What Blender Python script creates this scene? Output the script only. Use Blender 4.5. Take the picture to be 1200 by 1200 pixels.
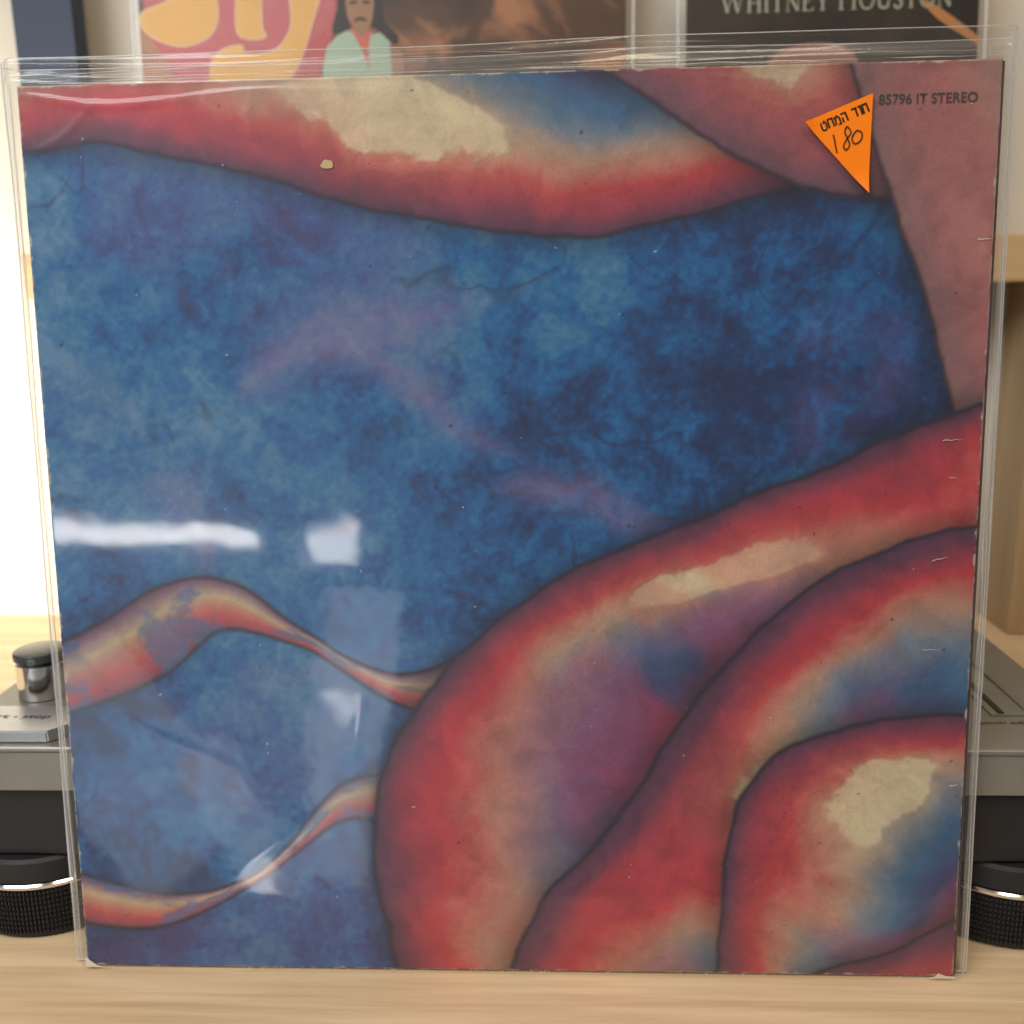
import bpy, bmesh, math, random
import numpy as np
from mathutils import Matrix, Vector, noise as mnoise

random.seed(4)
scene = bpy.context.scene
COL = scene.collection
for o in list(bpy.data.objects):
    bpy.data.objects.remove(o, do_unlink=True)

# ------------------------------------------------------------------ camera
cam_data = bpy.data.cameras.new('camera')
cam = bpy.data.objects.new('camera', cam_data)
COL.objects.link(cam)
cam.matrix_world = Matrix((
    (0.99893807, 0.00765554, 0.04543272, 0.01758998),
    (0.04263634, 0.22011046, -0.97454273, -0.31331373),
    (-0.01746086, 0.97544491, 0.21955032, 0.24372521),
    (0, 0, 0, 1)))
cam_data.sensor_width = 36.0
cam_data.sensor_fit = 'HORIZONTAL'
cam_data.lens = 36.0 * 1150.0 / 1200.0
cam_data.clip_start = 0.01
cam_data.clip_end = 50
cam_data.dof.use_dof = True
cam_data.dof.focus_distance = 0.335
cam_data.dof.aperture_fstop = 10.5
scene.camera = cam
scene.render.resolution_x = 1024
scene.render.resolution_y = 1024

# ------------------------------------------------------------------ world, lamps, exposure
world = bpy.data.worlds.new('World')
scene.world = world
world.use_nodes = True
bg = world.node_tree.nodes['Background']
bg.inputs['Color'].default_value = (1.0, 0.84, 0.66, 1)
bg.inputs['Strength'].default_value = 0.17

def area_lamp(name, loc, target, sx, sy, radiance, color):
    d = bpy.data.lights.new(name, 'AREA')
    d.shape = 'RECTANGLE'; d.size = sx; d.size_y = sy
    d.energy = radiance * math.pi * sx * sy
    d.color = color
    o = bpy.data.objects.new(name, d)
    COL.objects.link(o)
    o.location = loc
    v = Vector(target) - Vector(loc)
    o.rotation_euler = v.to_track_quat('-Z', 'Y').to_euler()
    return o

# daylight from a window close to the left-hand wall
area_lamp('window_light', (-0.62, 0.02, 0.16), (-0.40, 0.40, 0.10), 0.40, 0.40, 2.8, (1.0, 0.94, 0.78)).data.spread = math.radians(66)
# added fill lamp, front left, above the plastic's mirror view: soft light on the cover
area_lamp('front_fill_light', (-0.75, -0.85, 1.15), (0.0, 0.05, 0.12), 0.80, 0.70, 8.5, (0.95, 0.97, 1.0))
# tilted lamps added low on the front left: pale glare on the lower left of the plastic
area_lamp('low_glare_light', (-0.275, -1.00, -0.19), (-0.06, 0.0, 0.09), 0.10, 0.40, 3.6, (0.90, 0.95, 1.0)).rotation_euler.rotate_axis('Z', math.radians(-9))
area_lamp('low_glare_light', (-0.60, -1.00, -0.25), (-0.14, 0.0, 0.08), 0.16, 0.34, 2.4, (0.90, 0.95, 1.0)).rotation_euler.rotate_axis('Z', math.radians(38))
area_lamp('low_glare_light', (-0.44, -1.00, -0.34), (-0.10, 0.0, 0.05), 0.07, 0.22, 2.0, (0.90, 0.95, 1.0)).rotation_euler.rotate_axis('Z', math.radians(30))
# bright gap, and small lamps added for glare spots, mirrored in the plastic
area_lamp('window_gap_light', (-0.545, -1.00, 0.090), (-0.12, 0.0, 0.16), 0.30, 0.030, 32.0, (1.0, 0.96, 0.90))
area_lamp('small_glare_light', (-0.287, -1.00, 0.083), (-0.06, 0.0, 0.16), 0.055, 0.055, 22.0, (1.0, 0.97, 0.95))
area_lamp('small_glare_light', (-0.285, -1.00, -0.185), (-0.06, 0.0, 0.09), 0.035, 0.075, 11.0, (1.0, 0.97, 0.95)).rotation_euler.rotate_axis('Z', math.radians(25))
area_lamp('small_glare_light', (-0.405, -1.00, -0.412), (-0.09, 0.0, 0.04), 0.034, 0.055, 14.0, (1.0, 0.97, 0.95))
# soft room lamp overhead on the right
area_lamp('ceiling_light', (0.25, -0.75, 1.6), (0.05, 0.0, 0.1), 0.5, 0.5, 13.0, (1.0, 0.82, 0.60))

cy = scene.cycles
cy.max_bounces = 4; cy.diffuse_bounces = 2; cy.glossy_bounces = 2; cy.transmission_bounces = 2; cy.transparent_max_bounces = 16
cy.caustics_reflective = False; cy.caustics_refractive = False
cy.use_adaptive_sampling = True; cy.adaptive_threshold = 0.03; cy.adaptive_min_samples = 20

vs = scene.view_settings
vs.view_transform = 'Standard'
vs.look = 'None'
vs.exposure = 0.0
vs.gamma = 1.0
vs.use_curve_mapping = False

# ------------------------------------------------------------------ node helper
class NT:
    def __init__(self, name):
        self.mat = bpy.data.materials.new(name)
        self.mat.use_nodes = True
        self.t = self.mat.node_tree
        self.t.nodes.clear()
        self.out = self.t.nodes.new('ShaderNodeOutputMaterial')
    def n(self, typ, **kw):
        nd = self.t.nodes.new(typ)
        for k, v in kw.items():
            setattr(nd, k, v)
        return nd
    def put(self, sock, v):
        if v is None: return
        if isinstance(v, bpy.types.NodeSocket):
            self.t.links.new(v, sock)
        else:
            if sock.type == 'RGBA' and not hasattr(v, '__len__'): v = (v, v, v, 1)
            if sock.type == 'RGBA' and len(v) == 3: v = (*v, 1)
            sock.default_value = v
    def m(self, op, a, b=None, c=None, clamp=False):
        nd = self.n('ShaderNodeMath', operation=op, use_clamp=clamp)
        self.put(nd.inputs[0], a); self.put(nd.inputs[1], b); self.put(nd.inputs[2], c)
        return nd.outputs[0]
    def vm(self, op, a, b=None, scale=None):
        nd = self.n('ShaderNodeVectorMath', operation=op)
        self.put(nd.inputs[0], a); self.put(nd.inputs[1], b)
        if scale is not None: self.put(nd.inputs['Scale'], scale)
        return nd.outputs['Value'] if op in ('DOT_PRODUCT', 'LENGTH', 'DISTANCE') else nd.outputs[0]
    def noise(self, vec, scale, detail=4, rough=0.5, dist=0.0, color=False):
        nd = self.n('ShaderNodeTexNoise')
        self.put(nd.inputs['Vector'], vec)
        nd.inputs['Scale'].default_value = scale
        nd.inputs['Detail'].default_value = detail
        nd.inputs['Roughness'].default_value = rough
        nd.inputs['Distortion'].default_value = dist
        return nd.outputs['Color'] if color else nd.outputs[0]
    def mix(self, f, a, b, mode='MIX'):
        nd = self.n('ShaderNodeMix', data_type='RGBA', blend_type=mode)
        self.put(nd.inputs[0], f); self.put(nd.inputs[6], a); self.put(nd.inputs[7], b)
        return nd.outputs[2]
    def ramp(self, f, stops, interp='LINEAR'):
        nd = self.n('ShaderNodeValToRGB')
        cr = nd.color_ramp
        cr.interpolation = interp
        while len(cr.elements) < len(stops): cr.elements.new(0.5)
        for e, (p, c) in zip(cr.elements, stops):
            e.position = p; e.color = (*c, 1) if len(c) == 3 else c
        self.put(nd.inputs[0], f)
        return nd.outputs[0]
    def smooth(self, f, lo, hi):
        nd = self.n('ShaderNodeMapRange', interpolation_type='SMOOTHSTEP')
        self.put(nd.inputs[0], f)
        nd.inputs[1].default_value = lo; nd.inputs[2].default_value = hi
        return nd.outputs[0]
    def xyz(self, v):
        nd = self.n('ShaderNodeSeparateXYZ'); self.put(nd.inputs[0], v)
        return nd.outputs
    def comb(self, x, y, z=0.0):
        nd = self.n('ShaderNodeCombineXYZ')
        self.put(nd.inputs[0], x); self.put(nd.inputs[1], y); self.put(nd.inputs[2], z)
        return nd.outputs[0]
    def obj(self):
        return self.n('ShaderNodeTexCoord').outputs['Object']
    def bump(self, h, strength, dist):
        nd = self.n('ShaderNodeBump')
        nd.inputs['Strength'].default_value = strength
        nd.inputs['Distance'].default_value = dist
        self.put(nd.inputs['Height'], h)
        return nd.outputs[0]
    def bsdf(self, color, rough=0.5, metal=0.0, normal=None, spec=0.5, coat=0.0):
        nd = self.n('ShaderNodeBsdfPrincipled')
        self.put(nd.inputs['Base Color'], color)
        self.put(nd.inputs['Roughness'], rough)
        self.put(nd.inputs['Metallic'], metal)
        self.put(nd.inputs['Specular IOR Level'], spec)
        self.put(nd.inputs['Coat Weight'], coat)
        if normal is not None: self.put(nd.inputs['Normal'], normal)
        self.t.links.new(nd.outputs[0], self.out.inputs[0])
        return nd
MATS = {}

def simple(name, color, rough=0.5, metal=0.0, spec=0.5, nscale=60, namp=0.12, bscale=300, bdist=0.0):
    k = NT(name)
    co = k.obj()
    a = k.noise(co, nscale, 4)
    c = k.mix(a, tuple(v * (1 - namp) for v in color), tuple(min(1, v * (1 + namp)) for v in color))
    nrm = k.bump(k.noise(co, bscale, 3), 0.5, bdist) if bdist else None
    r = k.m('ADD', rough - 0.06, k.m('MULTIPLY', a, 0.12))
    k.bsdf(c, r, metal, nrm, spec)
    MATS[name] = k.mat
    return k.mat

# pale birch wood, grain along x
def wood(name, light, dark, along='x', rough=0.45, fine=1.0):
    k = NT(name)
    x, y, z = k.xyz(k.obj())
    if along == 'x': g = k.comb(k.m('MULTIPLY', x, 3.2), k.m('MULTIPLY', y, 75.0), k.m('MULTIPLY', z, 75.0))
    else: g = k.comb(k.m('MULTIPLY', x, 26.0), k.m('MULTIPLY', y, 26.0), k.m('MULTIPLY', z, 1.6))
    w = k.noise(g, 1.3, 3, 0.5, 0.6)
    n1 = k.noise(g, 3.0, 5, 0.6, 0.4)
    n2 = k.noise(g, 22.0 * fine, 3, 0.6)
    t = k.m('ADD', k.m('MULTIPLY', n1, 0.55), k.m('MULTIPLY', w, 0.45))
    c = k.ramp(t, [(0.32, dark), (0.46, tuple((a * .45 + b * .55) for a, b in zip(dark, light))), (0.60, light), (0.75, tuple(v * 1.06 for v in light))])
    pore = k.smooth(n2, 0.62, 0.75)
    c = k.mix(k.m('MULTIPLY', pore, 0.45), c, dark)
    nrm = k.bump(k.m('SUBTRACT', n1, k.m('MULTIPLY', pore, 0.4)), 0.25, 0.0003)
    k.bsdf(c, k.m('ADD', rough, k.m('MULTIPLY', n1, 0.12)), 0.0, nrm, 0.4)
    MATS[name] = k.mat
    return k.mat

M_table = wood('birch_table', (0.79, 0.61, 0.39), (0.56, 0.385, 0.215))
M_ledge = wood('pine_ledge', (0.62, 0.43, 0.22), (0.48, 0.31, 0.14))
M_post = wood('tan_wood', (0.46, 0.33, 0.19), (0.34, 0.23, 0.125), 'z')

# painted plaster wall
k = NT('wall_plaster')
co = k.obj()
c = k.mix(k.noise(co, 5, 5), (0.66, 0.61, 0.53), (0.74, 0.69, 0.60))
k.bsdf(c, 0.85, 0, k.bump(k.noise(co, 120, 2), 0.35, 0.0008), 0.2)
M_wall = k.mat

M_alu = simple('silver_painted_metal', (0.27, 0.262, 0.235), 0.38, 0.45, 0.5, 40, 0.05, 900, 0.00004)
M_alu_front = simple('worn_silver_edge', (0.25, 0.24, 0.21), 0.45, 0.30, 0.5, 70, 0.14, 500, 0.0001)
M_button = simple('brushed_button_metal', (0.50, 0.52, 0.54), 0.30, 0.75, 0.5, 80, 0.05)
M_chrome = simple('polished_chrome', (0.82, 0.82, 0.82), 0.10, 1.0, 0.5, 30, 0.04)
M_cap = simple('smoked_cap', (0.045, 0.05, 0.055), 0.22, 0.0, 0.6)
M_rubber = simple('black_rubber', (0.018, 0.018, 0.020), 0.55, 0.0, 0.35, 60, 0.2, 400, 0.0002)
M_dark = simple('black_slot', (0.010, 0.010, 0.010), 0.5)
M_grey = simple('grey_trim', (0.22, 0.22, 0.21), 0.4, 0.3)
M_ink = simple('dark_ink', (0.035, 0.032, 0.030), 0.5)
M_blackink = simple('black_marker', (0.010, 0.009, 0.010), 0.45)
M_navy = simple('navy_board', (0.030, 0.045, 0.085), 0.6)
M_card = simple('cardboard_core', (0.60, 0.53, 0.42), 0.8)
M_scuff = simple('bare_paper', (0.62, 0.56, 0.46), 0.8)
M_chip = simple('yellowed_chip', (0.55, 0.42, 0.18), 0.7)
M_inkspot = simple('ink_spot', (0.02, 0.022, 0.045), 0.6)
M_orange = simple('fluorescent_orange_paper', (1.0, 0.225, 0.002), 0.55, 0, 0.3, 700, 0.05, 1500, 0.00006)
MATS['mat'] = simple('felt_mat', (0.03, 0.03, 0.032), 0.9)

# clear plastic film: thin sheet, mirror by Schlick, slight milkiness and fine wrinkles
def film(name, f0, milk, rough, veil_tint=(1, 1, 1)):
    k = NT(name)
    geo = k.n('ShaderNodeNewGeometry')
    c = k.m('ABSOLUTE', k.vm('DOT_PRODUCT', geo.outputs['Incoming'], geo.outputs['Normal']), clamp=True)
    p5 = k.m('POWER', k.m('SUBTRACT', 1.0, c), 5.0)
    fr = k.m('ADD', f0, k.m('MULTIPLY', p5, 0.80), clamp=True)
    tr = k.n('ShaderNodeBsdfTransparent'); tr.inputs[0].default_value = (0.975, 0.975, 0.97, 1)
    di = k.n('ShaderNodeBsdfDiffuse'); di.inputs[0].default_value = (*veil_tint, 1)
    g1 = k.n('ShaderNodeBsdfAnisotropic'); g1.inputs['Roughness'].default_value = rough
    g2 = k.n('ShaderNodeBsdfAnisotropic'); g2.inputs['Roughness'].default_value = 0.34
    gl = k.n('ShaderNodeMixShader'); gl.inputs[0].default_value = 0.55
    k.t.links.new(g1.outputs[0], gl.inputs[1]); k.t.links.new(g2.outputs[0], gl.inputs[2])
    m1 = k.n('ShaderNodeMixShader'); m1.inputs[0].default_value = milk
    k.t.links.new(tr.outputs[0], m1.inputs[1]); k.t.links.new(di.outputs[0], m1.inputs[2])
    m2 = k.n('ShaderNodeMixShader'); k.put(m2.inputs[0], fr)
    k.t.links.new(m1.outputs[0], m2.inputs[1]); k.t.links.new(gl.outputs[0], m2.inputs[2])
    k.t.links.new(m2.outputs[0], k.out.inputs[0])
    return k.mat
M_film = film('clear_vinyl_film', 0.060, 0.012, 0.06)
M_film_far = film('clear_vinyl_far', 0.012, 0.006, 0.06)
M_film_back = film('clear_vinyl_back', 0.05, 0.05, 0.10)
M_weld = film('pressed_vinyl_weld', 0.10, 0.12, 0.12)
M_seam = film('welded_vinyl_seam', 0.16, 0.30, 0.18)

# ------------------------------------------------------------------ printed cover: generic blue and rose watercolour, flowing folds
CW, CH = 0.317, 0.312            # cover width, height
GN = 600                         # colour samples per side
def vnoise(x, y, seed):
    rs = np.random.RandomState(seed)
    tab = rs.rand(256, 256)
    xi = np.floor(x).astype(int); yi = np.floor(y).astype(int)
    fx = x - xi; fy = y - yi
    fx = fx * fx * fx * (fx * (fx * 6 - 15) + 10); fy = fy * fy * fy * (fy * (fy * 6 - 15) + 10)
    g = lambda i, j: tab[(xi + i) % 256, (yi + j) % 256]
    return (g(0, 0) * (1 - fx) + g(1, 0) * fx) * (1 - fy) + (g(0, 1) * (1 - fx) + g(1, 1) * fx) * fy
def fbm(x, y, sc, octv, seed, gain=0.55):
    t_, a_, n_ = 0, 1.0, 0
    for o_ in range(octv):
        ca, sa = math.cos(o_ * 1.1), math.sin(o_ * 1.1)
        t_ = t_ + a_ * vnoise((x * ca - y * sa) * sc + 17.3 * o_, (x * sa + y * ca) * sc + 5.1 * o_, seed + o_)
        n_ += a_; a_ *= gain; sc *= 2.03
    return t_ / n_
def sm(lo, hi, x):
    t_ = np.clip((x - lo) / (hi - lo), 0, 1); return t_ * t_ * (3 - 2 * t_)
def lerp(a, b, t_): return a + (b - a) * t_[..., None]
def C3(*c): return np.array(c, float)
def grad(t_, stops):
    ps_ = [q[0] for q in stops]
    return np.stack([np.interp(t_, ps_, [q[1][c] for q in stops]) for c in range(3)], -1)
def catmull_np(pts, seg):
    out = []
    for i in range(len(pts) - 1):
        p0, p1, p2, p3 = (np.array(pts[min(max(i + d_, 0), len(pts) - 1)]) for d_ in (-1, 0, 1, 2))
        for q in range(seg):
            t_ = q / seg
            out.append(0.5 * (2 * p1 + (p2 - p0) * t_ + (2 * p0 - 5 * p1 + 4 * p2 - p3) * t_ ** 2 + (3 * p1 - p0 - 3 * p2 + p3) * t_ ** 3))
    return out + [np.array(pts[-1])]
def paint():
    u, v = np.meshgrid(np.linspace(0, 1, GN), np.linspace(0, 1, GN), indexing='ij')
    wx = fbm(u, v, 2.2, 4, 10) - 0.5; wy = fbm(u, v, 2.2, 4, 30) - 0.5
    hx = fbm(u, v, 14, 4, 50) - 0.5; hy = fbm(u, v, 14, 4, 70) - 0.5
    qx = u + 0.30 * wx; qy = v + 0.30 * wy
    # --- blue ground in layered washes
    n1 = fbm(qx, qy, 3.4, 7, 90, 0.58)
    n2 = fbm(u + 0.15 * wy + 0.05 * hx, v + 0.15 * wx + 0.05 * hy, 9.0, 6, 110, 0.62)
    n3 = fbm(u + 0.06 * hx, v + 0.06 * hy, 38, 4, 130, 0.6)
    t_ = 0.5 + (n1 - 0.5) * 0.80 + (n2 - 0.5) * 0.50 + (n3 - 0.5) * 0.50 + (fbm(u, v, 150, 2, 139) - .5) * 0.22 + 0.03 * (0.45 - u) - 0.03
    img = grad(t_, [(0.14, C3(.008, .022, .085)), (0.32, C3(.009, .042, .140)), (0.46, C3(.010, .078, .235)), (0.58, C3(.016, .118, .300)), (0.74, C3(.050, .165, .310)), (0.90, C3(.10, .215, .36))])
    vio = sm(0.54, 0.70, fbm(qx + 3, qy, 3.0, 5, 150))
    img = lerp(img, img * 0.55 + C3(.060, .040, .105), 0.60 * vio)
    for sd, wd, off in ((170, 0.010, 0.50), (190, 0.007, 0.46)):          # tide lines of dried washes
        r_ = fbm(qx + 1.7, qy + sd, 4.2, 5, sd, 0.5) - off
        ln = np.exp(-(r_ / wd) ** 2) * sm(0.50, 0.66, fbm(u, v, 6, 3, sd + 9))
        img = lerp(img, C3(.008, .016, .055), 0.55 * ln)
    # --- pale lilac wisps
    for cx0, cy0, dx, dy, amp, wd, st, sd in ((0.20, 0.66, 0.30, 0.14, 0.02, 0.030, 0.42, 210), (0.30, 0.72, 0.24, -0.10, 0.02, 0.016, 0.34, 230), (0.48, 0.57, 0.22, -0.03, 0.01, 0.020, 0.40, 250), (0.06, 0.58, 0.14, -0.10, 0.03, 0.024, 0.25, 270)):
        L2 = dx * dx + dy * dy; Ln = math.sqrt(L2)
        uu = u + 0.10 * wx + 0.030 * hx; vv = v + 0.10 * wy + 0.030 * hy
        s_ = ((uu - cx0) * dx + (vv - cy0) * dy) / L2
        d_ = ((vv - cy0) * dx - (uu - cx0) * dy) / Ln - amp * np.sin(s_ * 4.6)
        w_ = wd * (0.35 + np.clip(np.sin(np.clip(s_, 0, 1) * math.pi), 0, 1))
        m_ = np.exp(-(d_ / w_) ** 2) * sm(-0.05, 0.25, s_) * (1 - sm(0.70, 1.08, s_)) * (0.45 + 0.9 * fbm(s_ * 3, d_ * 20, 3, 4, sd))
        img = lerp(img, C3(.22, .16, .30), np.clip(m_ * st * 1.2, 0, 1))
    # --- two loose ribbons waving across the left
    for path, wd, sd in (([(-0.06, 0.33), (0.06, 0.385), (0.17, 0.44), (0.28, 0.40), (0.38, 0.335), (0.50, 0.35), (0.62, 0.42)], 0.042, 270), ([(-0.04, 0.10), (0.08, 0.075), (0.20, 0.12), (0.31, 0.20), (0.42, 0.19), (0.55, 0.10)], 0.028, 290)):
        pp_ = np.array(catmull_np(path, 14))
        best = np.full(u.shape, 9.0); sg = np.zeros(u.shape); sp = np.zeros(u.shape)
        uu = u + 0.05 * wx; vv = v + 0.05 * wy
        for q in range(len(pp_) - 1):
            p0, p1 = pp_[q], pp_[q + 1]; e_ = p1 - p0; l2 = (e_ ** 2).sum()
            tt_ = np.clip(((uu - p0[0]) * e_[0] + (vv - p0[1]) * e_[1]) / l2, 0, 1)
            rx = uu - p0[0] - tt_ * e_[0]; ry = vv - p0[1] - tt_ * e_[1]
            dd_ = np.hypot(rx, ry); m_ = dd_ < best
            best = np.where(m_, dd_, best); sg = np.where(m_, np.sign(e_[0] * ry - e_[1] * rx), sg); sp = np.where(m_, (q + tt_) / (len(pp_) - 1), sp)
        w_ = wd * (0.65 + 0.45 * np.sin(sp * 9 + sd))
        c_t = sg * best / w_ + 0.25 * (n2 - .5)                        # -1..1 across the ribbon
        c_ = grad(c_t, [(-1.0, C3(.045, .022, .05)), (-0.80, C3(.24, .05, .075)), (-0.40, C3(.40, .075, .078)), (0.0, C3(.43, .19, .145)), (0.30, C3(.44, .34, .22)), (0.60, C3(.26, .17, .19)), (0.85, C3(.13, .06, .12)), (1.0, C3(.045, .022, .05))])
        c_ = lerp(c_, C3(.06, .11, .22), 0.75 * sm(0.50, 0.66, fbm(sp * 8, c_t * 0.6, 1.5, 4, sd)))
        c_ = c_ * (0.75 + 0.5 * n3[..., None])
        img = lerp(img, img * 0.4, 0.6 * (1 - sm(0.9, 1.5, best / w_)))
        img = lerp(img, c_, 1 - sm(0.97, 1.03, best / w_))
        img = lerp(img, C3(.014, .010, .026), 0.8 * np.exp(-((best - w_) / 0.0026) ** 2))
    # --- overlapping folds; d is the depth inside a fold, along it runs s
    def fold(img, d, s_, seed, width=1.0, lightpos=0.5, pale=0.0):
        d = d + 0.010 * hx + 0.003 * (n3 - .5)
        ins = sm(-0.0012, 0.0016, d)
        img = lerp(img, img * 0.35, 0.75 * (1 - sm(0.0, 0.030, np.abs(d))) * (1 - ins))     # pigment pooled outside the line
        nn = fbm(qx + seed, qy, 4.0, 6, seed, 0.58) - 0.5
        nw = fbm(u + .08 * hx, v + .08 * hy, 16, 5, seed + 20, 0.6) - 0.5
        x_ = d / width + sm(0.01, 0.14, d) * (0.20 * nn + 0.07 * np.sin(s_ * 7 + seed)) + 0.045 * nw * sm(0.0, 0.03, d)
        x_ = np.maximum(x_, 0.055 * sm(0.004, 0.05, d) + 0.02 * sm(0.05, 0.15, d))
        c_ = grad(x_, [(0.0, C3(.050, .026, .060)), (0.018, C3(.12, .036, .070)), (0.045, C3(.27, .045, .070)), (0.075, C3(.40, .055, .068)), (0.105, C3(.42, .16, .130)), (0.140, C3(.36, .24, .19)), (0.185, C3(.15, .19, .24)), (0.235, C3(.050, .120, .230)), (0.30, C3(.045, .055, .140)), (0.36, C3(.16, .045, .095)), (0.46, C3(.36, .055, .075)), (0.60, C3(.14, .05, .10))])
        hl = np.exp(-((x_ - 0.125) / 0.042) ** 2) * np.exp(-((s_ - lightpos + 0.10 * nn) / 0.11) ** 2)
        edge_ = sm(0.30, 0.42, hl + 0.25 * nw)
        c_ = lerp(c_, C3(.56, .46, .29), 0.62 * np.clip(hl * 1.5, 0, 1))
        c_ = lerp(c_, C3(.66, .60, .42), 0.55 * edge_)
        crim = sm(0.52, 0.66, fbm(qx, qy + seed, 3.2, 4, seed + 40))
        c_ = lerp(c_, C3(.40, .035, .055) * (0.75 + 0.5 * n2[..., None]), 0.38 * crim * sm(0.02, 0.06, x_))
        if pale: c_ = c_ * (1 - pale) + C3(.27, .155, .150) * pale
        c_ = c_ * (0.74 + 0.52 * n3[..., None]) * (0.86 + 0.28 * n2[..., None])
        img = lerp(img, c_, ins)
        return lerp(img, C3(.014, .010, .026), 0.85 * np.exp(-((d - 0.001) / 0.0028) ** 2))
    # rolling folds along the top edge
    a_ = u + 0.05 * wx; b_ = v + 0.05 * wy
    img = fold(img, b_ - (0.900 + 0.042 * np.sin(a_ * 6.3 + 1.2) - 0.03 * a_), a_, 310, 0.60, 0.40)
    img = fold(img, (b_ - 0.985 + 0.52 * (a_ - 0.62) - 0.25 * (a_ - .62) ** 2 - 0.02 * np.sin(a_ * 14)) * 0.80, a_, 330, 0.9, 0.70, 0.25)
    img = fold(img, (a_ - 0.905 + 0.35 * (b_ - 0.86)) * 0.85, b_, 350, 0.9, 0.80, 0.65)
    # broad overlapping petals spreading from the lower right corner
    for i, (rad, k_, ph, am, lp, wd) in enumerate(((0.735, 3.0, 0.3, 0.045, 0.60, 0.62), (0.585, 3.4, 2.0, 0.040, 0.42, 0.95), (0.44, 3.2, 4.1, 0.040, 0.66, 0.55), (0.30, 3.0, 1.0, 0.035, 0.45, 0.85))):
        cx0, cy0 = 1.10, 0.02 - 0.05 * i
        du_ = (u + 0.08 * wx - cx0); dv_ = (v + 0.08 * wy - cy0) * 1.12
        r_ = np.sqrt(du_ ** 2 + dv_ ** 2); th = np.arctan2(dv_, -du_) / (math.pi / 2)
        img = fold(img, (rad + am * np.sin(th * k_ * 2 + ph) - r_) * 0.85, th, 400 + 30 * i, wd, lp)
    # spatter
    rs = np.random.RandomState(5)
    for _ in range(170):
        x0, y0, r0 = rs.rand(), rs.rand(), 0.0004 + 0.0014 * rs.rand() ** 4
        i0, j0 = int(x0 * (GN - 1)), int(y0 * (GN - 1)); w_ = 4
        sl = (slice(max(0, i0 - w_), i0 + w_ + 1), slice(max(0, j0 - w_), j0 + w_ + 1))
        m_ = 1 - sm(r0 * 0.6, r0 * 1.3 + 0.0008, np.hypot(u[sl] - x0, v[sl] - y0))
        img[sl] = lerp(img[sl], C3(.012, .012, .03), 0.8 * m_)
    # rubbed edges
    ed = np.minimum(np.minimum(u, 1 - u), np.minimum(v, 1 - v))
    lim = (fbm(u, v, 70, 4, 500, 0.7) - 0.42) * 0.0075
    img = lerp(img, C3(.50, .45, .38), 0.85 * sm(-0.0003, 0.0010, lim - ed))
    lum = (img * C3(.25, .6, .15)).sum(-1)[..., None]
    img = lum + (img - lum) * 1.14
    img = img + 0.10 * (fbm(u, v, 170, 2, 600)[..., None] - 0.5) * img        # print grain
    return np.clip(img, 0.003, 1)
k = NT('watercolour_print')
co = k.obj()
at = k.n('ShaderNodeAttribute', attribute_name='print_colour')
grain = k.noise(co, 1300, 1, 0.6)
col = k.mix(0.28, at.outputs['Color'], k.mix(grain, 0.2, 0.8), 'OVERLAY')
k.bsdf(col, 0.55, 0, None, 0.3)
M_print = k.mat
M_spine = simple('mauve_spine_print', (0.075, 0.045, 0.075), 0.55, 0, 0.3, 25, 0.5)
M_printback = simple('blue_print_back', (0.012, 0.05, 0.14), 0.55, 0, 0.3, 20, 0.4)

# ------------------------------------------------------------------ mesh helpers
def link(name, me, mat, parent=None):
    o = bpy.data.objects.new(name, me)
    COL.objects.link(o)
    if mat is not None and not me.materials: me.materials.append(mat)
    if parent is not None: o.parent = parent
    return o
def tag(o, label=None, cat=None, group=None, kind=None):
    if label: o['label'] = label
    if cat: o['category'] = cat
    if group: o['group'] = group
    if kind: o['kind'] = kind
    return o
def empty(name, loc=(0, 0, 0), rot=(0, 0, 0)):
    o = bpy.data.objects.new(name, None)
    COL.objects.link(o); o.location = loc; o.rotation_euler = rot
    o.empty_display_size = 0.02
    return o
def smooth_mesh(me):
    for p in me.polygons: p.use_smooth = True
def from_data(vs_, fs, smooth=False):
    me = bpy.data.meshes.new('mesh')
    me.from_pydata(vs_, [], fs); me.update()
    if smooth: smooth_mesh(me)
    return me
def box_mesh(x0, x1, y0, y1, z0, z1, bevel=0.0, seg=2):
    bm = bmesh.new()
    bmesh.ops.create_cube(bm, size=1)
    for q in bm.verts:
        q.co = ((x0 + x1) / 2 + q.co.x * (x1 - x0), (y0 + y1) / 2 + q.co.y * (y1 - y0), (z0 + z1) / 2 + q.co.z * (z1 - z0))
    if bevel: bmesh.ops.bevel(bm, geom=bm.edges[:], offset=bevel, segments=seg, profile=0.6, affect='EDGES')
    me = bpy.data.meshes.new('mesh'); bm.to_mesh(me); bm.free()
    return me
def box(name, mat, parent, x0, x1, y0, y1, z0, z1, bevel=0.0, seg=2):
    return link(name, box_mesh(x0, x1, y0, y1, z0, z1, bevel, seg), mat, parent)
def lathe(name, mat, parent, cx, cy, prof, n=48, jitter=None):
    vs_, fs = [], []
    m = len(prof)
    for i in range(n):
        a = 2 * math.pi * i / n
        for j, (r, z) in enumerate(prof):
            rr = r + (jitter(i, j) if jitter else 0)
            vs_.append((cx + rr * math.cos(a), cy + rr * math.sin(a), z))
    for i in range(n):
        i2 = (i + 1) % n
        for j in range(m - 1):
            fs.append((i * m + j, i2 * m + j, i2 * m + j + 1, i * m + j + 1))
    fs.append([i * m + m - 1 for i in range(n)])
    fs.append([i * m for i in reversed(range(n))])
    me = from_data(vs_, fs)
    o = link(name, me, mat, parent)
    md = o.modifiers.new('edge', 'EDGE_SPLIT'); md.split_angle = math.radians(35)
    smooth_mesh(me)
    return o
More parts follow.
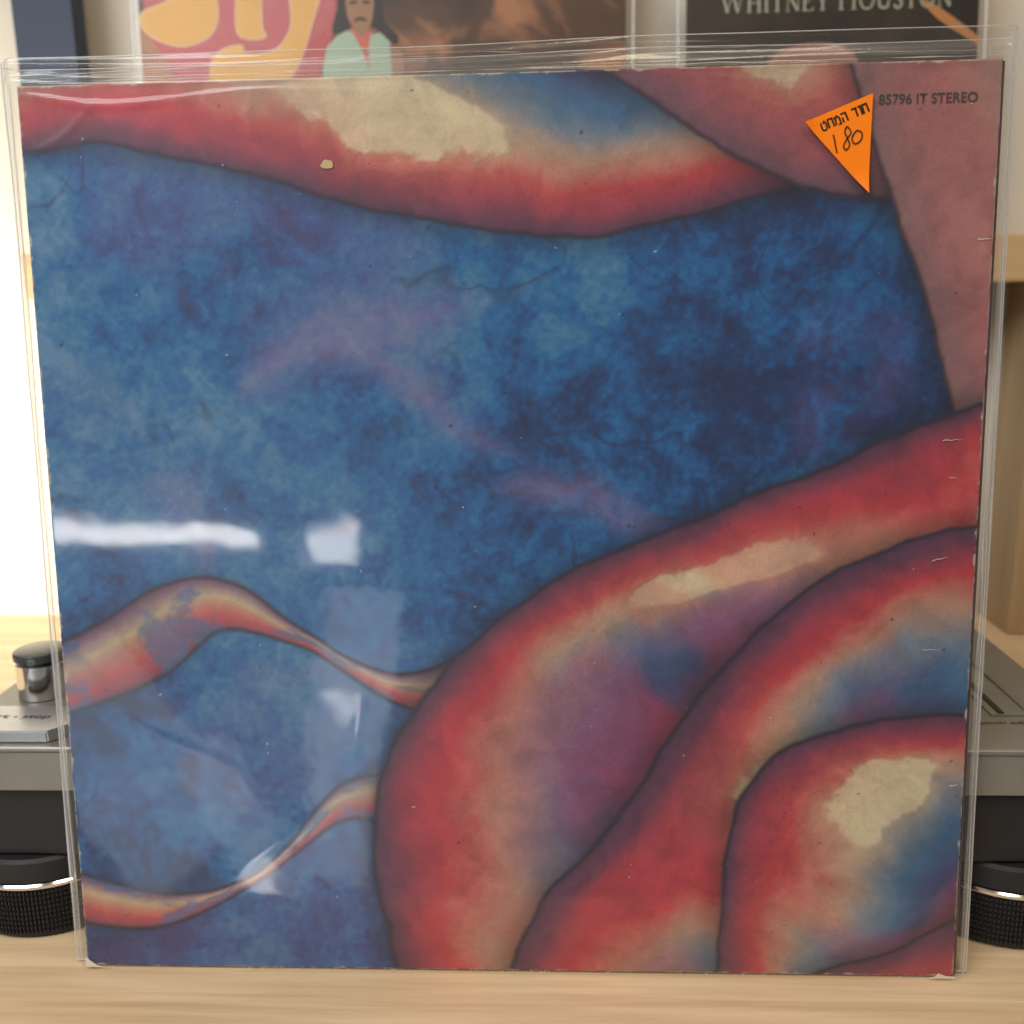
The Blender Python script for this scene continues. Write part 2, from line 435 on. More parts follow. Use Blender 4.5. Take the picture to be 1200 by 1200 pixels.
def prism(poly, y0, y1):
    """polygon in (x, z), extruded in y (y0 is the front)"""
    n = len(poly)
    vs_ = [(x, y0, z) for x, z in poly] + [(x, y1, z) for x, z in poly]
    a = sum(poly[i][0] * poly[(i + 1) % n][1] - poly[(i + 1) % n][0] * poly[i][1] for i in range(n))
    idx = list(range(n)) if a > 0 else list(reversed(range(n)))
    fs = [idx, [i + n for i in reversed(idx)]]
    for q in range(n):
        a_, b_ = idx[q], idx[(q + 1) % n]
        fs.append((b_, a_, a_ + n, b_ + n))
    return from_data(vs_, fs)
def catmull(pts, seg=8, closed=False):
    out = []
    n = len(pts)
    rng = range(n) if closed else range(n - 1)
    for i in rng:
        if closed: p0, p1, p2, p3 = (pts[(i + d) % n] for d in (-1, 0, 1, 2))
        else: p0, p1, p2, p3 = pts[max(i - 1, 0)], pts[i], pts[i + 1], pts[min(i + 2, n - 1)]
        for s in range(seg):
            t_ = s / seg
            out.append(tuple(0.5 * ((2 * p1[c]) + (-p0[c] + p2[c]) * t_ + (2 * p0[c] - 5 * p1[c] + 4 * p2[c] - p3[c]) * t_ ** 2 + (-p0[c] + 3 * p1[c] - 3 * p2[c] + p3[c]) * t_ ** 3) for c in range(len(p1))))
    if not closed: out.append(tuple(pts[-1]))
    return out
class Strokes:
    """flat pen strokes laid in the local xz plane, facing -y"""
    def __init__(self, y): self.v = []; self.f = []; self.y = y
    def add(self, pts, w, closed=False, w_end=None):
        n = len(pts)
        base = len(self.v)
        y = self.y; self.y -= 0.00001
        for i in range(n):
            p = Vector(pts[i])
            a = Vector(pts[i - 1]) if (i > 0 or closed) else None
            b = Vector(pts[(i + 1) % n]) if (i < n - 1 or closed) else None
            d1 = (p - a).normalized() if a is not None and (p - a).length > 1e-9 else None
            d2 = (b - p).normalized() if b is not None and (b - p).length > 1e-9 else None
            d1 = d1 or d2; d2 = d2 or d1
            t_ = (d1 + d2)
            t_ = t_.normalized() if t_.length > 1e-6 else d1
            nn = Vector((-t_.y, t_.x))
            kf = 1.0 / max(0.45, nn.dot(Vector((-d1.y, d1.x))))
            ww = w if w_end is None else w + (w_end - w) * i / (n - 1)
            for s in (1, -1):
                q = p + nn * s * ww * 0.5 * kf
                self.v.append((q.x, y, q.y))
        for i in range(n if closed else n - 1):
            j = (i + 1) % n
            self.f.append((base + 2 * i, base + 2 * i + 1, base + 2 * j + 1, base + 2 * j))
    def poly(self, pts):
        base = len(self.v); y = self.y; self.y -= 0.00001
        self.v += [(x, y, z) for x, z in pts]
        self.f.append(list(range(base, base + len(pts))))
    def build(self, name, mat, parent):
        me = from_data(self.v, self.f)
        return link(name, me, mat, parent)
def text_mesh(body, size, space=1.0):
    cu = bpy.data.curves.new('lettering', 'FONT')
    cu.body = body; cu.size = size; cu.space_character = space; cu.offset = 0.008
    o = bpy.data.objects.new('lettering', cu)
    COL.objects.link(o)
    bpy.context.view_layer.update()
    me = bpy.data.meshes.new_from_object(o.evaluated_get(bpy.context.evaluated_depsgraph_get()))
    bpy.data.objects.remove(o, do_unlink=True)
    me.materials.clear()
    return me
def fit_text(name, body, mat, parent, x0, x1, h, place, squash=None):
    me = text_mesh(body, 1.0)
    xs = [q.co.x for q in me.vertices]; ys = [q.co.y for q in me.vertices]
    sx_ = (x1 - x0) / (max(xs) - min(xs)); sy_ = h / (max(ys) - min(ys))
    mx, my = min(xs), min(ys)
    for q in me.vertices:
        q.co = place(x0 + (q.co.x - mx) * sx_, (q.co.y - my) * sy_)
    return link(name, me, mat, parent)

# ------------------------------------------------------------------ setting
tag(box('tabletop', M_table, None, -1.1, 1.1, -0.068, 0.425, -0.03, 0.0, 0.0015), kind='structure')
tag(box('wall', M_wall, None, -1.1, 1.1, 0.41, 0.45, -0.05, 1.1), kind='structure')

ledge = tag(box('wall_ledge', M_ledge, None, -0.338, 0.52, 0.348, 0.4095, 0.244, 0.2737, 0.0012), 'pale wooden ledge on the wall that carries the background records', 'ledge')
post = tag(box('wooden_upright', M_post, None, 0.336, 0.48, 0.36, 0.4092, 0.0003, 0.2435, 0.001), 'brown wooden upright under the ledge at the right edge', 'upright')
navy = tag(box('navy_board', M_navy, None, -0.337, -0.2965, 0.372, 0.39, 0.2740, 0.62, 0.001), 'narrow dark navy board at the top left corner', 'board')

# ------------------------------------------------------------------ turntable
ZD = 0.0815                       # deck height
tt = tag(empty('turntable', (0, 0.19, 0)), 'silver turntable with black base and round feet behind the blue record cover', 'turntable')
T = Matrix.Translation((0, -0.19, 0))
def tpart(o):
    if o.parent is tt: o.location = (0, -0.19, 0)
    return o
HX = 0.2185
Y0, Y1 = 0.0150, 0.355
tpart(box('deck_plate', M_alu, tt, -HX, HX, Y0, Y1, 0.0792, ZD, 0.0012, 3))
tpart(box('front_rim', M_alu_front, tt, -HX + 0.001, HX - 0.001, Y0 + 0.0008, Y1 - 0.001, 0.0635, 0.0791, 0.0004))
tpart(box('base', M_rubber, tt, -HX + 0.004, HX - 0.004, Y0 + 0.004, Y1 - 0.004, 0.034, 0.0634, 0.003, 3))
for fx in (-0.192, 0.1925):
    for fy in (0.0505, 0.32):
        ft = lathe('foot', M_rubber, tt, fx, fy, [(0.0330, 0.0240), (0.0352, 0.0242), (0.0352, 0.0325), (0.0340, 0.0338)], 72)
        tpart(ft)
        lathe('metal_ring', M_chrome, ft, fx, fy, [(0.0335, 0.0219), (0.0361, 0.0219), (0.0364, 0.0224), (0.0364, 0.0233), (0.0358, 0.0239), (0.0335, 0.0239)], 96)
        # knurled rubber band: rows of small blocks
        vs_, fs = [], []
        NB, rows = 150, 9
        zb, zt = 0.0022, 0.0212
        for r_ in range(rows):
            za = zb + (zt - zb) * r_ / rows + 0.00022; zc = zb + (zt - zb) * (r_ + 1) / rows - 0.00022
            for i in range(NB):
                a0 = 2 * math.pi * (i + 0.12) / NB; a1 = 2 * math.pi * (i + 0.88) / NB
                b = len(vs_)
                for rr, inset in ((0.0348, 0), (0.0360, 0.18)):
                    am = (a1 - a0) * inset; zm = (zc - za) * inset
                    for aa, zz in ((a0 + am, za + zm), (a1 - am, za + zm), (a1 - am, zc - zm), (a0 + am, zc - zm)):
                        vs_.append((fx + rr * math.cos(aa), fy + rr * math.sin(aa), zz))
                fs += [(b + 4, b + 5, b + 6, b + 7), (b, b + 1, b + 5, b + 4), (b + 1, b + 2, b + 6, b + 5), (b + 2, b + 3, b + 7, b + 6), (b + 3, b, b + 4, b + 7)]
        kb = link('knurled_band', from_data(vs_, fs), M_rubber, ft)
        kb['kind'] = 'stuff'
        lathe('sole', M_rubber, ft, fx, fy, [(0.0330, 0.0002), (0.0346, 0.0008), (0.0349, 0.0020), (0.0349, 0.0214), (0.0340, 0.0218)], 72)
# start-stop button: plate with clipped front corner
bp = [(-0.2125, 0.0185), (-0.1735, 0.0185), (-0.1675, 0.0255), (-0.1675, 0.0420), (-0.2125, 0.0420)]
bm = bmesh.new()
lo = [bm.verts.new((x, y, ZD + 0.0002)) for x, y in bp]; hi = [bm.verts.new((x, y, ZD + 0.0048)) for x, y in bp]
bm.faces.new(hi); bm.faces.new(list(reversed(lo)))
for i in range(5): bm.faces.new((lo[i], lo[(i + 1) % 5], hi[(i + 1) % 5], hi[i]))
bmesh.ops.bevel(bm, geom=[e for e in bm.edges], offset=0.0005, segments=2, affect='EDGES')
me = bpy.data.meshes.new('mesh'); bm.to_mesh(me); bm.free()
btn = tpart(link('start_button', me, M_button, tt))
fit_text('lettering', 'start - stop', M_ink, btn, -0.2065, -0.1785, 0.0030, lambda a, b: (a, 0.0290 + b * 1.25, ZD + 0.00495))
# strobe knob
kn = tpart(lathe('strobe_knob', M_chrome, tt, -0.1985, 0.0655, [(0.0100, ZD + 0.0001), (0.0104, ZD + 0.0005), (0.0104, ZD + 0.0150), (0.0099, ZD + 0.0154), (0.0094, ZD + 0.0160)], 64))
lathe('cap', M_cap, kn, -0.1985, 0.0655, [(0.0100, ZD + 0.0163), (0.0107, ZD + 0.0167), (0.0108, ZD + 0.0190), (0.0103, ZD + 0.0199), (0.0088, ZD + 0.0203)], 64)
# pitch slider
pl = tpart(box('pitch_plate', M_alu_front, tt, 0.1835, 0.1985, 0.0440, 0.150, ZD - 0.0002, ZD + 0.0008, 0.0003))
box('slot', M_dark, pl, 0.1863, 0.1885, 0.0445, 0.148, ZD + 0.0009, ZD + 0.0013)
box('trim_strip', M_grey, pl, 0.1972, 0.1995, 0.0445, 0.149, ZD + 0.0009, ZD + 0.0016, 0.0002)
box('slider_grip', M_rubber, pl, 0.184, 0.191, 0.098, 0.106, ZD + 0.0014, ZD + 0.0095, 0.0008)
fit_text('lettering', 'pitch adj.', M_ink, pl, 0.1765, 0.1945, 0.0028, lambda a, b: (a, 0.0362 + b, ZD + 0.0003))
# platter, mat, spindle and arm stand behind the cover
pt = tpart(lathe('platter', M_alu, tt, -0.046, 0.195, [(0.150, ZD + 0.0005), (0.158, ZD + 0.002), (0.158, ZD + 0.014), (0.152, ZD + 0.017)], 96))
lathe('mat', MATS['mat'], pt, -0.046, 0.195, [(0.146, ZD + 0.0172), (0.148, ZD + 0.018), (0.147, ZD + 0.0200)], 96)
lathe('spindle', M_chrome, pt, -0.046, 0.195, [(0.0036, ZD + 0.0202), (0.0036, ZD + 0.030), (0.002, ZD + 0.033)], 24)
ta = tpart(lathe('tonearm', M_alu, tt, 0.165, 0.285, [(0.030, ZD + 0.0004), (0.030, ZD + 0.014), (0.016, ZD + 0.018), (0.015, ZD + 0.046), (0.010, ZD + 0.048)], 48))
box('arm_tube', M_chrome, ta, 0.146, 0.150, 0.07, 0.33, ZD + 0.036, ZD + 0.040, 0.0015)
box('headshell', M_rubber, ta, 0.138, 0.156, 0.045, 0.072, ZD + 0.034, ZD + 0.040, 0.001)

# ------------------------------------------------------------------ the blue record cover
LEAN = math.radians(4.5)
ZL = 0.0011
rc = tag(empty('record_cover', (0, 0, ZL), (-LEAN, 0, 0)), 'large gatefold record cover in blue and rose watercolour, worn at its edges', 'record cover')
def panel_mesh(y0, y1, rb=0.0012, nx=48, nz=48):
    """board with rounded edges, slightly bowed"""
    bm_ = bmesh.new()
    xs = [-CW / 2 + CW * i / nx for i in range(nx + 1)]
    zs = [CH * j / nz for j in range(nz + 1)]
    def bow(x, z): return 0.0003 * math.sin(x * 11 + 1) * math.sin(z * 13 + 0.5)
    fr = [[bm_.verts.new((x, y0 + bow(x, z), z)) for z in zs] for x in xs]
    bk = [[bm_.verts.new((x, y1 + bow(x, z), z)) for z in zs] for x in xs]
    for i in range(nx):
        for j in range(nz):
            bm_.faces.new((fr[i][j], fr[i + 1][j], fr[i + 1][j + 1], fr[i][j + 1]))
            bm_.faces.new((bk[i][j], bk[i][j + 1], bk[i + 1][j + 1], bk[i + 1][j]))
    for i in range(nx):
        bm_.faces.new((fr[i][0], bk[i][0], bk[i + 1][0], fr[i + 1][0])).material_index = 1
        bm_.faces.new((fr[i][nz], fr[i + 1][nz], bk[i + 1][nz], bk[i][nz])).material_index = 1
    for j in range(nz):
        bm_.faces.new((fr[0][j], fr[0][j + 1], bk[0][j + 1], bk[0][j])).material_index = 1
        bm_.faces.new((fr[nx][j], bk[nx][j], bk[nx][j + 1], fr[nx][j + 1])).material_index = 1
    me_ = bpy.data.meshes.new('mesh'); bm_.to_mesh(me_); bm_.free()
    me_.materials.append(M_print); me_.materials.append(M_card)
    return me_
def printed_panel(y0, y1):
    """front board: fine grid that carries the printed colours, rim and back"""
    N_ = GN
    X, Z = np.meshgrid(np.linspace(-CW / 2, CW / 2, N_), np.linspace(0, CH, N_), indexing='ij')
    Y = y0 + 0.0003 * np.sin(X * 11 + 1) * np.sin(Z * 13 + 0.5)
    front = np.stack([X, Y, Z], -1).reshape(-1, 3)
    loop = [(i, 0) for i in range(N_ - 1)] + [(N_ - 1, j) for j in range(N_ - 1)] + [(i, N_ - 1) for i in range(N_ - 1, 0, -1)] + [(0, j) for j in range(N_ - 1, 0, -1)]
    rim_f = np.array([i * N_ + j for i, j in loop])
    rim_v = front[rim_f].copy(); rim_v[:, 1] = y1
    co_ = np.concatenate([front, rim_v])
    I, J = np.meshgrid(np.arange(N_ - 1), np.arange(N_ - 1), indexing='ij')
    a_ = (I * N_ + J).ravel()
    quads = np.stack([a_, a_ + N_, a_ + N_ + 1, a_ + 1], 1)
    nl = len(loop); rb = np.arange(nl) + N_ * N_
    rim = np.stack([np.roll(rim_f, -1), rim_f, rb, np.roll(rb, -1)], 1)
    me_ = bpy.data.meshes.new('mesh')
    nq = len(quads) + nl
    me_.vertices.add(len(co_)); me_.vertices.foreach_set('co', co_.astype(np.float32).ravel())
    me_.loops.add(nq * 4 + nl)
    me_.loops.foreach_set('vertex_index', np.concatenate([quads.ravel(), rim.ravel(), rb[::-1]]).astype(np.int32))
    me_.polygons.add(nq + 1)
    me_.polygons.foreach_set('loop_start', np.concatenate([np.arange(nq) * 4, [nq * 4]]).astype(np.int32))
    me_.polygons.foreach_set('material_index', np.concatenate([np.zeros(len(quads)), np.ones(nl + 1)]).astype(np.int32))
    me_.update(calc_edges=True); me_.validate()
    at_ = me_.color_attributes.new('print_colour', 'FLOAT_COLOR', 'POINT')
    cols = np.ones((len(co_), 4), np.float32); cols[:, :3] = 0.45
    cols[:N_ * N_, :3] = paint().reshape(-1, 3)
    at_.data.foreach_set('color', cols.ravel())
    me_.materials.append(M_print); me_.materials.append(M_card)
    return me_
fp = link('front_panel', printed_panel(0.0, 0.0022), None, rc)
bp_ = panel_mesh(0.0040, 0.0060); bp_.materials[0] = M_printback
link('back_panel', bp_, None, rc)
# rounded spine fold on the right
prof = [(CW / 2 + 0.0002, 0.0002), (CW / 2 + 0.0011, 0.0009), (CW / 2 + 0.0015, 0.0020), (CW / 2 + 0.0015, 0.0044), (CW / 2 + 0.0010, 0.0054), (CW / 2 + 0.0002, 0.0059)]
vs_ = [(x, y, z) for z in (0.0004, CH - 0.0004) for x, y in prof]
fs = [(i, i + 1, i + 7, i + 6) for i in range(5)] + [(5, 4, 3, 2, 1, 0), (6, 7, 8, 9, 10, 11)]
link('spine', from_data(vs_, fs), M_spine, rc)
fit_text('lettering', '85796 IT STEREO', M_ink, fp, 0.1205, 0.1512, 0.0031, lambda a, b: (a, -0.00045, 0.2991 + (a - 0.1205) * 0.004 + b))
s = Strokes(-0.00045)
def blob(cx, cz, r, n=12, el=1.0, rough=0.25, seed=0):
    rnd = random.Random(seed)
    return [(cx + r * el * (1 + rnd.uniform(-rough, rough)) * math.cos(2 * math.pi * i / n), cz + r * (1 + rnd.uniform(-rough, rough)) * math.sin(2 * math.pi * i / n)) for i in range(n)]
s.poly(catmull(blob(-0.0565, 0.2850, 0.0015, 9, 1.35, 0.2, 3), 3, True))
s.build('chipped_patch', M_chip, fp)
s = Strokes(-0.00047)
for (x, z, dx, dz, w) in [(0.1455, 0.1925, 0.006, 0.0002, 0.0003), (0.1440, 0.1520, 0.005, 0.0012, 0.0003), (0.1535, 0.0720, 0.0030, 0.0006, 0.0005), (0.1535, 0.2570, 0.004, 0.0002, 0.0004), (0.148, 0.1800, 0.003, 0.0, 0.0002), (-0.050, 0.149, -0.0008, 0.001, 0.0002), (-0.035, 0.063, 0.0014, 0.0004, 0.0003), (0.050, 0.255, 0.0009, 0.0004, 0.0003), (0.142, 0.121, 0.006, 0.0001, 0.00025)]:
    n = 6
    s.add([(x + dx * i / n, z + dz * i / n + math.sin(i * 2.1 + x * 900) * 0.00018) for i in range(n + 1)], w, w_end=w * 0.3)
rnd = random.Random(11)
for i in range(46):
    s.poly(blob(rnd.uniform(-0.15, 0.15), rnd.uniform(0.008, 0.30), rnd.uniform(0.00012, 0.00028), 6, 1, 0.3, i))
# frayed bottom edge and corners
for i in range(70):
    x = rnd.choice([rnd.uniform(-0.155, 0.155), rnd.uniform(-0.10, 0.01)])
    s.add([(x, 0.0002), (x + rnd.uniform(-0.0006, 0.0012), rnd.uniform(0.0005, 0.0014))], 0.0003, w_end=0.0001)
s.poly([(0.1485, 0.0002), (0.1585, 0.0002), (0.1583, 0.0010), (0.1550, 0.0012), (0.1525, 0.0022), (0.1512, 0.0009)])
s.poly([(-0.1584, 0.0002), (-0.150, 0.0002), (-0.1540, 0.0009), (-0.1570, 0.0030), (-0.1584, 0.0050)])
sc = s.build('scuff_marks', M_scuff, fp); sc['kind'] = 'stuff'

# ------------------------------------------------------------------ clear plastic outer sleeve
ps = tag(empty('plastic_sleeve', (0, 0, ZL - 0.0006), (-LEAN, 0, 0)), 'clear wrinkled plastic sleeve around the large blue and rose record cover', 'plastic sleeve')
XL, XR, HT = -0.1640, 0.1640, 0.3215
def lin(a, b, n): return [a + (b - a) * i / n for i in range(n + 1)]
gx = lin(XL, -0.1590, 14)[:-1] + lin(-0.1590, 0.1595, 260)[:-1] + lin(0.1595, XR, 14)
gz = lin(0.0006, 0.004, 6)[:-1] + lin(0.004, 0.3080, 250)[:-1] + lin(0.3080, HT, 30)
def sstep(a, b, x):
    t_ = min(1, max(0, (x - a) / (b - a))); return t_ * t_ * (3 - 2 * t_)
RIDGES = [(-0.160, 0.3085, -0.100, 0.3045, 0.00030, 0.0009), (-0.120, 0.3070, -0.020, 0.3090, 0.00022, 0.0008), (-0.158, 0.288, -0.128, 0.3075, 0.00022, 0.0010), (0.159, 0.270, 0.130, 0.309, 0.00020, 0.0012),
          (-0.159, 0.110, -0.095, 0.075, 0.00007, 0.0020), (-0.120, 0.020, -0.060, 0.070, 0.00006, 0.0020), (-0.062, 0.045, -0.045, 0.130, 0.00005, 0.0018), (-0.155, 0.190, -0.085, 0.200, 0.00010, 0.0013), (0.158, 0.040, 0.120, 0.008, 0.00018, 0.0012), (0.030, 0.3095, 0.120, 0.3075, 0.00020, 0.0008)]
def ridge(x, z):
    t_ = 0.0
    for x0, z0, x1, z1, am, wd in RIDGES:
        ex_, ez_ = x1 - x0, z1 - z0
        l2 = ex_ * ex_ + ez_ * ez_
        q = ((x - x0) * ex_ + (z - z0) * ez_) / l2
        if -0.1 < q < 1.1:
            d_ = ((z - z0) * ex_ - (x - x0) * ez_) / math.sqrt(l2) + 0.0012 * math.sin(q * 7 + x0 * 90)
            if abs(d_) < 4 * wd: t_ += am * math.exp(-(d_ / wd) ** 2) * max(0.0, math.sin(min(max(q, 0), 1) * math.pi))
    return t_
def film_y(x, z, back):
    side = max(sstep(-0.1586, XL, x) if x < 0 else 0, sstep(0.1600, XR, x) if x > 0 else 0)
    top = sstep(0.3118, 0.3150, z)
    n_lo = mnoise.noise(Vector((x * 9, z * 11, 2.0 + 9 * back)))
    n_md = mnoise.noise(Vector((x * 30, z * 26, 7.0 + 5 * back)))
    n_top = mnoise.noise(Vector((x * 14, z * 420, 4.0 + 3 * back)))
    n_sd = mnoise.noise(Vector((x * 500, z * 12, 1.0 + 3 * back)))
    n_dg = mnoise.noise(Vector((x * 90 - z * 120, x * 330 + z * 330, 3.0)))
    n_fn = mnoise.noise(Vector((x * 120, z * 110, 6.0)))
    y = -0.0014 - 0.00055 * (n_lo + 0.4) - 0.00013 * n_md - 0.000009 * n_dg - 0.000014 * n_fn - ridge(x, z)
    if back: y = 0.0074 + 0.0005 * (n_lo + 0.4) + 0.0003 * n_md
    mid = 0.0028
    y = y + (mid - y) * side
    y += side * (1 - side) * 0.0024 * n_sd
    yt = (-0.0012 if not back else 0.0052) + 0.0016 * n_top + 0.0010 * math.sin(z * 900 + 3 * n_lo + back)
    y = y + (yt - y) * top * (1 - side)
    return y
def top_z(x, z):   # the mouth of the sleeve is not cut quite straight
    return z + sstep(0.312, HT, z) * (0.0010 * mnoise.noise(Vector((x * 12, 0, 3))) + 0.0006 * x / 0.16)
def film_mesh(back):
    vs_, fs = [], []
    nz = len(gz)
    for x in gx:
        for z in gz:
            xx = x
            if x < -0.159: xx = x + 0.0012 * mnoise.noise(Vector((0, z * 14, 5))) * sstep(-0.159, XL, x)
            vs_.append((xx, film_y(x, z, back), top_z(x, z) - (0.0016 * sstep(0.312, HT, z) if back else 0)))
    for i in range(len(gx) - 1):
        for j in range(nz - 1):
            a = i * nz + j
            fs.append((a, a + nz, a + nz + 1, a + 1))
    return from_data(vs_, fs, True)
ff = link('front_film', film_mesh(0), M_film, ps)
fb = link('back_film', film_mesh(1), M_film_back, ps)
def tube(name, mat, parent, pts, r, n=8):
    vs_, fs = [], []
    for i, p in enumerate(pts):
        p = Vector(p)
        d = (Vector(pts[min(i + 1, len(pts) - 1)]) - Vector(pts[max(i - 1, 0)])).normalized()
        a = d.cross(Vector((0, 1, 0))); a = a.normalized() if a.length > 1e-4 else Vector((1, 0, 0))
        b = d.cross(a)
        rr = r(i) if callable(r) else r
        for q in range(n):
            an = 2 * math.pi * q / n
            vs_.append(tuple(p + a * rr * math.cos(an) + b * rr * math.sin(an)))
    for i in range(len(pts) - 1):
        for q in range(n):
            fs.append((i * n + q, i * n + (q + 1) % n, (i + 1) * n + (q + 1) % n, (i + 1) * n + q))
    return link(name, from_data(vs_, fs, True), mat, parent)
zz = lin(0.0008, HT - 0.0005, 80)
for xs_, sgn in ((XL, -1), (XR, 1)):
    tube('side_seam', M_seam, ps, [(xs_ + (0.0012 * mnoise.noise(Vector((0, z * 14, 5))) if sgn < 0 else 0), 0.0028, z) for z in zz], 0.00028)
    vs_, fs = [], []
    for q, z in enumerate(zz):
        jit = 0.0012 * mnoise.noise(Vector((0, z * 14, 5))) if sgn < 0 else 0
        for t_ in (0.0, 0.5, 1.0):
            x_ = xs_ + jit - sgn * 0.0026 * t_ - sgn * 0.0004 * mnoise.noise(Vector((3, z * 40, t_)))
            vs_.append((x_, 0.0020 - 0.0007 * math.sin(t_ * math.pi) * (0.5 + mnoise.noise(Vector((t_, z * 22, 9)))), z))
    for q in range(len(zz) - 1):
        for t_ in range(2):
            a0 = q * 3 + t_; fs.append((a0, a0 + 1, a0 + 4, a0 + 3))
    link('weld_strip', from_data(vs_, fs, True), M_weld, ps)
    # inner weld line beside the cover
    xi = -0.1607 if sgn < 0 else 0.1620
    tube('weld_line', M_seam, ps, [(xi + 0.0003 * math.sin(z * 60), film_y(xi, z, 0) - 0.0002, z) for z in zz[:-3]], lambda i: 0.00014)
xx = lin(XL, XR, 160)
tube('mouth_edge', M_seam, ps, [(x, film_y(x, HT, 0), top_z(x, HT)) for x in xx], 0.00016)
tube('mouth_edge', M_seam, ps, [(x, film_y(x, HT, 1), top_z(x, HT) - 0.0016) for x in xx], 0.00014)
tube('crease', M_seam, ps, [(x, film_y(x, 0.3163, 0) - 0.0002, 0.3163 + 0.0005 * mnoise.noise(Vector((x * 60, 2, 1))) + 0.0012 * mnoise.noise(Vector((x * 9, 5, 1)))) for x in xx[2:70]], lambda i: 0.00016 * max(0.1, 0.6 + mnoise.noise(Vector((i * 0.2, 0, 0)))))
tube('crease', M_seam, ps, [(x, film_y(x, 0.3132, 0) - 0.0003, 0.3132 + 0.0003 * mnoise.noise(Vector((x * 80, 8, 1)))) for x in xx[3:-3]], lambda i: 0.00022 * max(0.05, 0.45 + 1.1 * mnoise.noise(Vector((i * 0.13, 4, 0)))))
for q, (zc, i0, i1, rr) in enumerate(((0.3183, 60, 150, 0.00011), (0.3149, 90, 157, 0.00013), (0.3196, 8, 40, 0.00012), (0.3174, 30, 100, 0.00008))):
    tube('crease', M_seam, ps, [(x, film_y(x, zc, 0) - 0.0002, zc + 0.0007 * mnoise.noise(Vector((x * 22, q * 3.1, 1))) + 0.0002 * mnoise.noise(Vector((x * 90, q, 1)))) for x in xx[i0:i1]], lambda i: rr * max(0.03, 0.35 + 1.5 * mnoise.noise(Vector((i * 0.17, q * 2.0, 3)))))
tube('bottom_seam', M_seam, ps, [(x, 0.0028, 0.0009) for x in xx], 0.00028)

# orange price sticker on the plastic
def film_front(x, z): return film_y(x, z, 0)
A_, B_, C_ = (0.0971, 0.2946), (0.1182, 0.3029), (0.1177, 0.2724)
ys = min(film_front(x, z) for x, z in (A_, B_, C_, (0.111, 0.290), (0.11, 0.297), (0.117, 0.288))) - 0.0002
def sticker_y(x, z):     # pressed down, two tips lifting a little
    la = math.hypot(x - A_[0], z - A_[1]); lc = math.hypot(x - C_[0], z - C_[1])
    return ys - 0.00012 - 0.0009 * max(0, 1 - la / 0.007) ** 2 - 0.0013 * max(0, 1 - lc / 0.009) ** 2
def sticker_mesh(n=22):
    vs_, fs, idx = [], [], {}
    for side, off in ((0, 0.0), (1, 0.00014)):
        for i in range(n + 1):
            for j in range(n + 1 - i):
                a_, b_ = i / n, j / n
                x = A_[0] + (B_[0] - A_[0]) * a_ + (C_[0] - A_[0]) * b_; z = A_[1] + (B_[1] - A_[1]) * a_ + (C_[1] - A_[1]) * b_
                idx[side, i, j] = len(vs_); vs_.append((x, sticker_y(x, z) + off, z))
        for i in range(n):
            for j in range(n - i):
                t1 = (idx[side, i, j], idx[side, i, j + 1], idx[side, i + 1, j])
                fs.append(t1 if side == 0 else t1[::-1])
                if i + j < n - 1:
                    t2 = (idx[side, i + 1, j], idx[side, i, j + 1], idx[side, i + 1, j + 1])
                    fs.append(t2 if side == 0 else t2[::-1])
    rim = [(i, 0) for i in range(n)] + [(n - j, j) for j in range(n)] + [(0, n - i) for i in range(n)]
    for q in range(len(rim)):
        p1, p2 = rim[q], rim[(q + 1) % len(rim)]
        fs.append((idx[0, p1[0], p1[1]], idx[0, p2[0], p2[1]], idx[1, p2[0], p2[1]], idx[1, p1[0], p1[1]]))
    return from_data(vs_, fs)
st = link('price_sticker', sticker_mesh(), M_orange, ps)
st['label'] = 'fluorescent orange triangular price sticker with handwritten 180'
def S2(px, py): return (0.0971 + (px - 942) * 0.0002637, 0.2946 - (py - 146) * 0.000262)
s = Strokes(ys - 0.00020)
glyphs = {
 'tet': (0.95, [[(.05, 1), (.05, .22), (.22, 0), (.66, 0), (.88, .25), (.88, .75), (.68, 1), (.42, .78)]]),
 'het': (0.95, [[(.05, 0), (.10, 1), (.85, 1), (.88, 0)]]),
 'mem': (1.0, [[(.05, 0), (.18, .62), (.02, 1)], [(.20, .70), (.50, 1), (.85, .75), (.88, 0), (.45, 0)]]),
 'he': (0.95, [[(0, 1), (.82, 1), (.88, 0)], [(.12, .58), (.12, 0)]]),
 'dalet': (0.85, [[(0, 1), (.95, 1)], [(.70, .93), (.70, 0)]]),
 'vav': (0.45, [[(.05, 1), (.42, 1), (.42, 0)]]),
}
gh, ang = 0.0027, math.radians(21.5)
o0 = S2(964.0, 157)
cx_ = 0.0
for g in ('tet', 'het', 'mem', 'he', None, 'dalet', 'vav', 'het'):
    if g is None: cx_ += 0.0013; continue
    wd, st_ = glyphs[g]
    gw = 0.0019
    for line in st_:
        pts = []
        for x, z in line:
            lx = cx_ + x * gw; lz = z * gh
            lx += lz * -0.02
            pts.append((o0[0] + lx * math.cos(ang) - lz * math.sin(ang), o0[1] + lx * math.sin(ang) + lz * math.cos(ang)))
        s.add(pts, 0.00056)
    cx_ += wd * gw + 0.00042
s.build('printed_lettering', M_blackink, st)
s = Strokes(ys - 0.00034)
def pen(pts, w=0.00042, closed=False):
    s.add(catmull([S2(900 + a / 4, 85 + b / 4) for a, b in pts], 8, closed), w, closed)
pen([(305, 305), (312, 330), (318, 360), (326, 390)])
pen([(385, 285), (368, 270), (360, 295), (374, 325), (384, 355), (368, 378), (356, 360), (368, 330), (386, 305), (388, 288)])
pen([(412, 292), (398, 312), (396, 335), (410, 350), (432, 340), (443, 315), (436, 295), (418, 289)], closed=True)
s.build('handwritten_price', M_blackink, st)

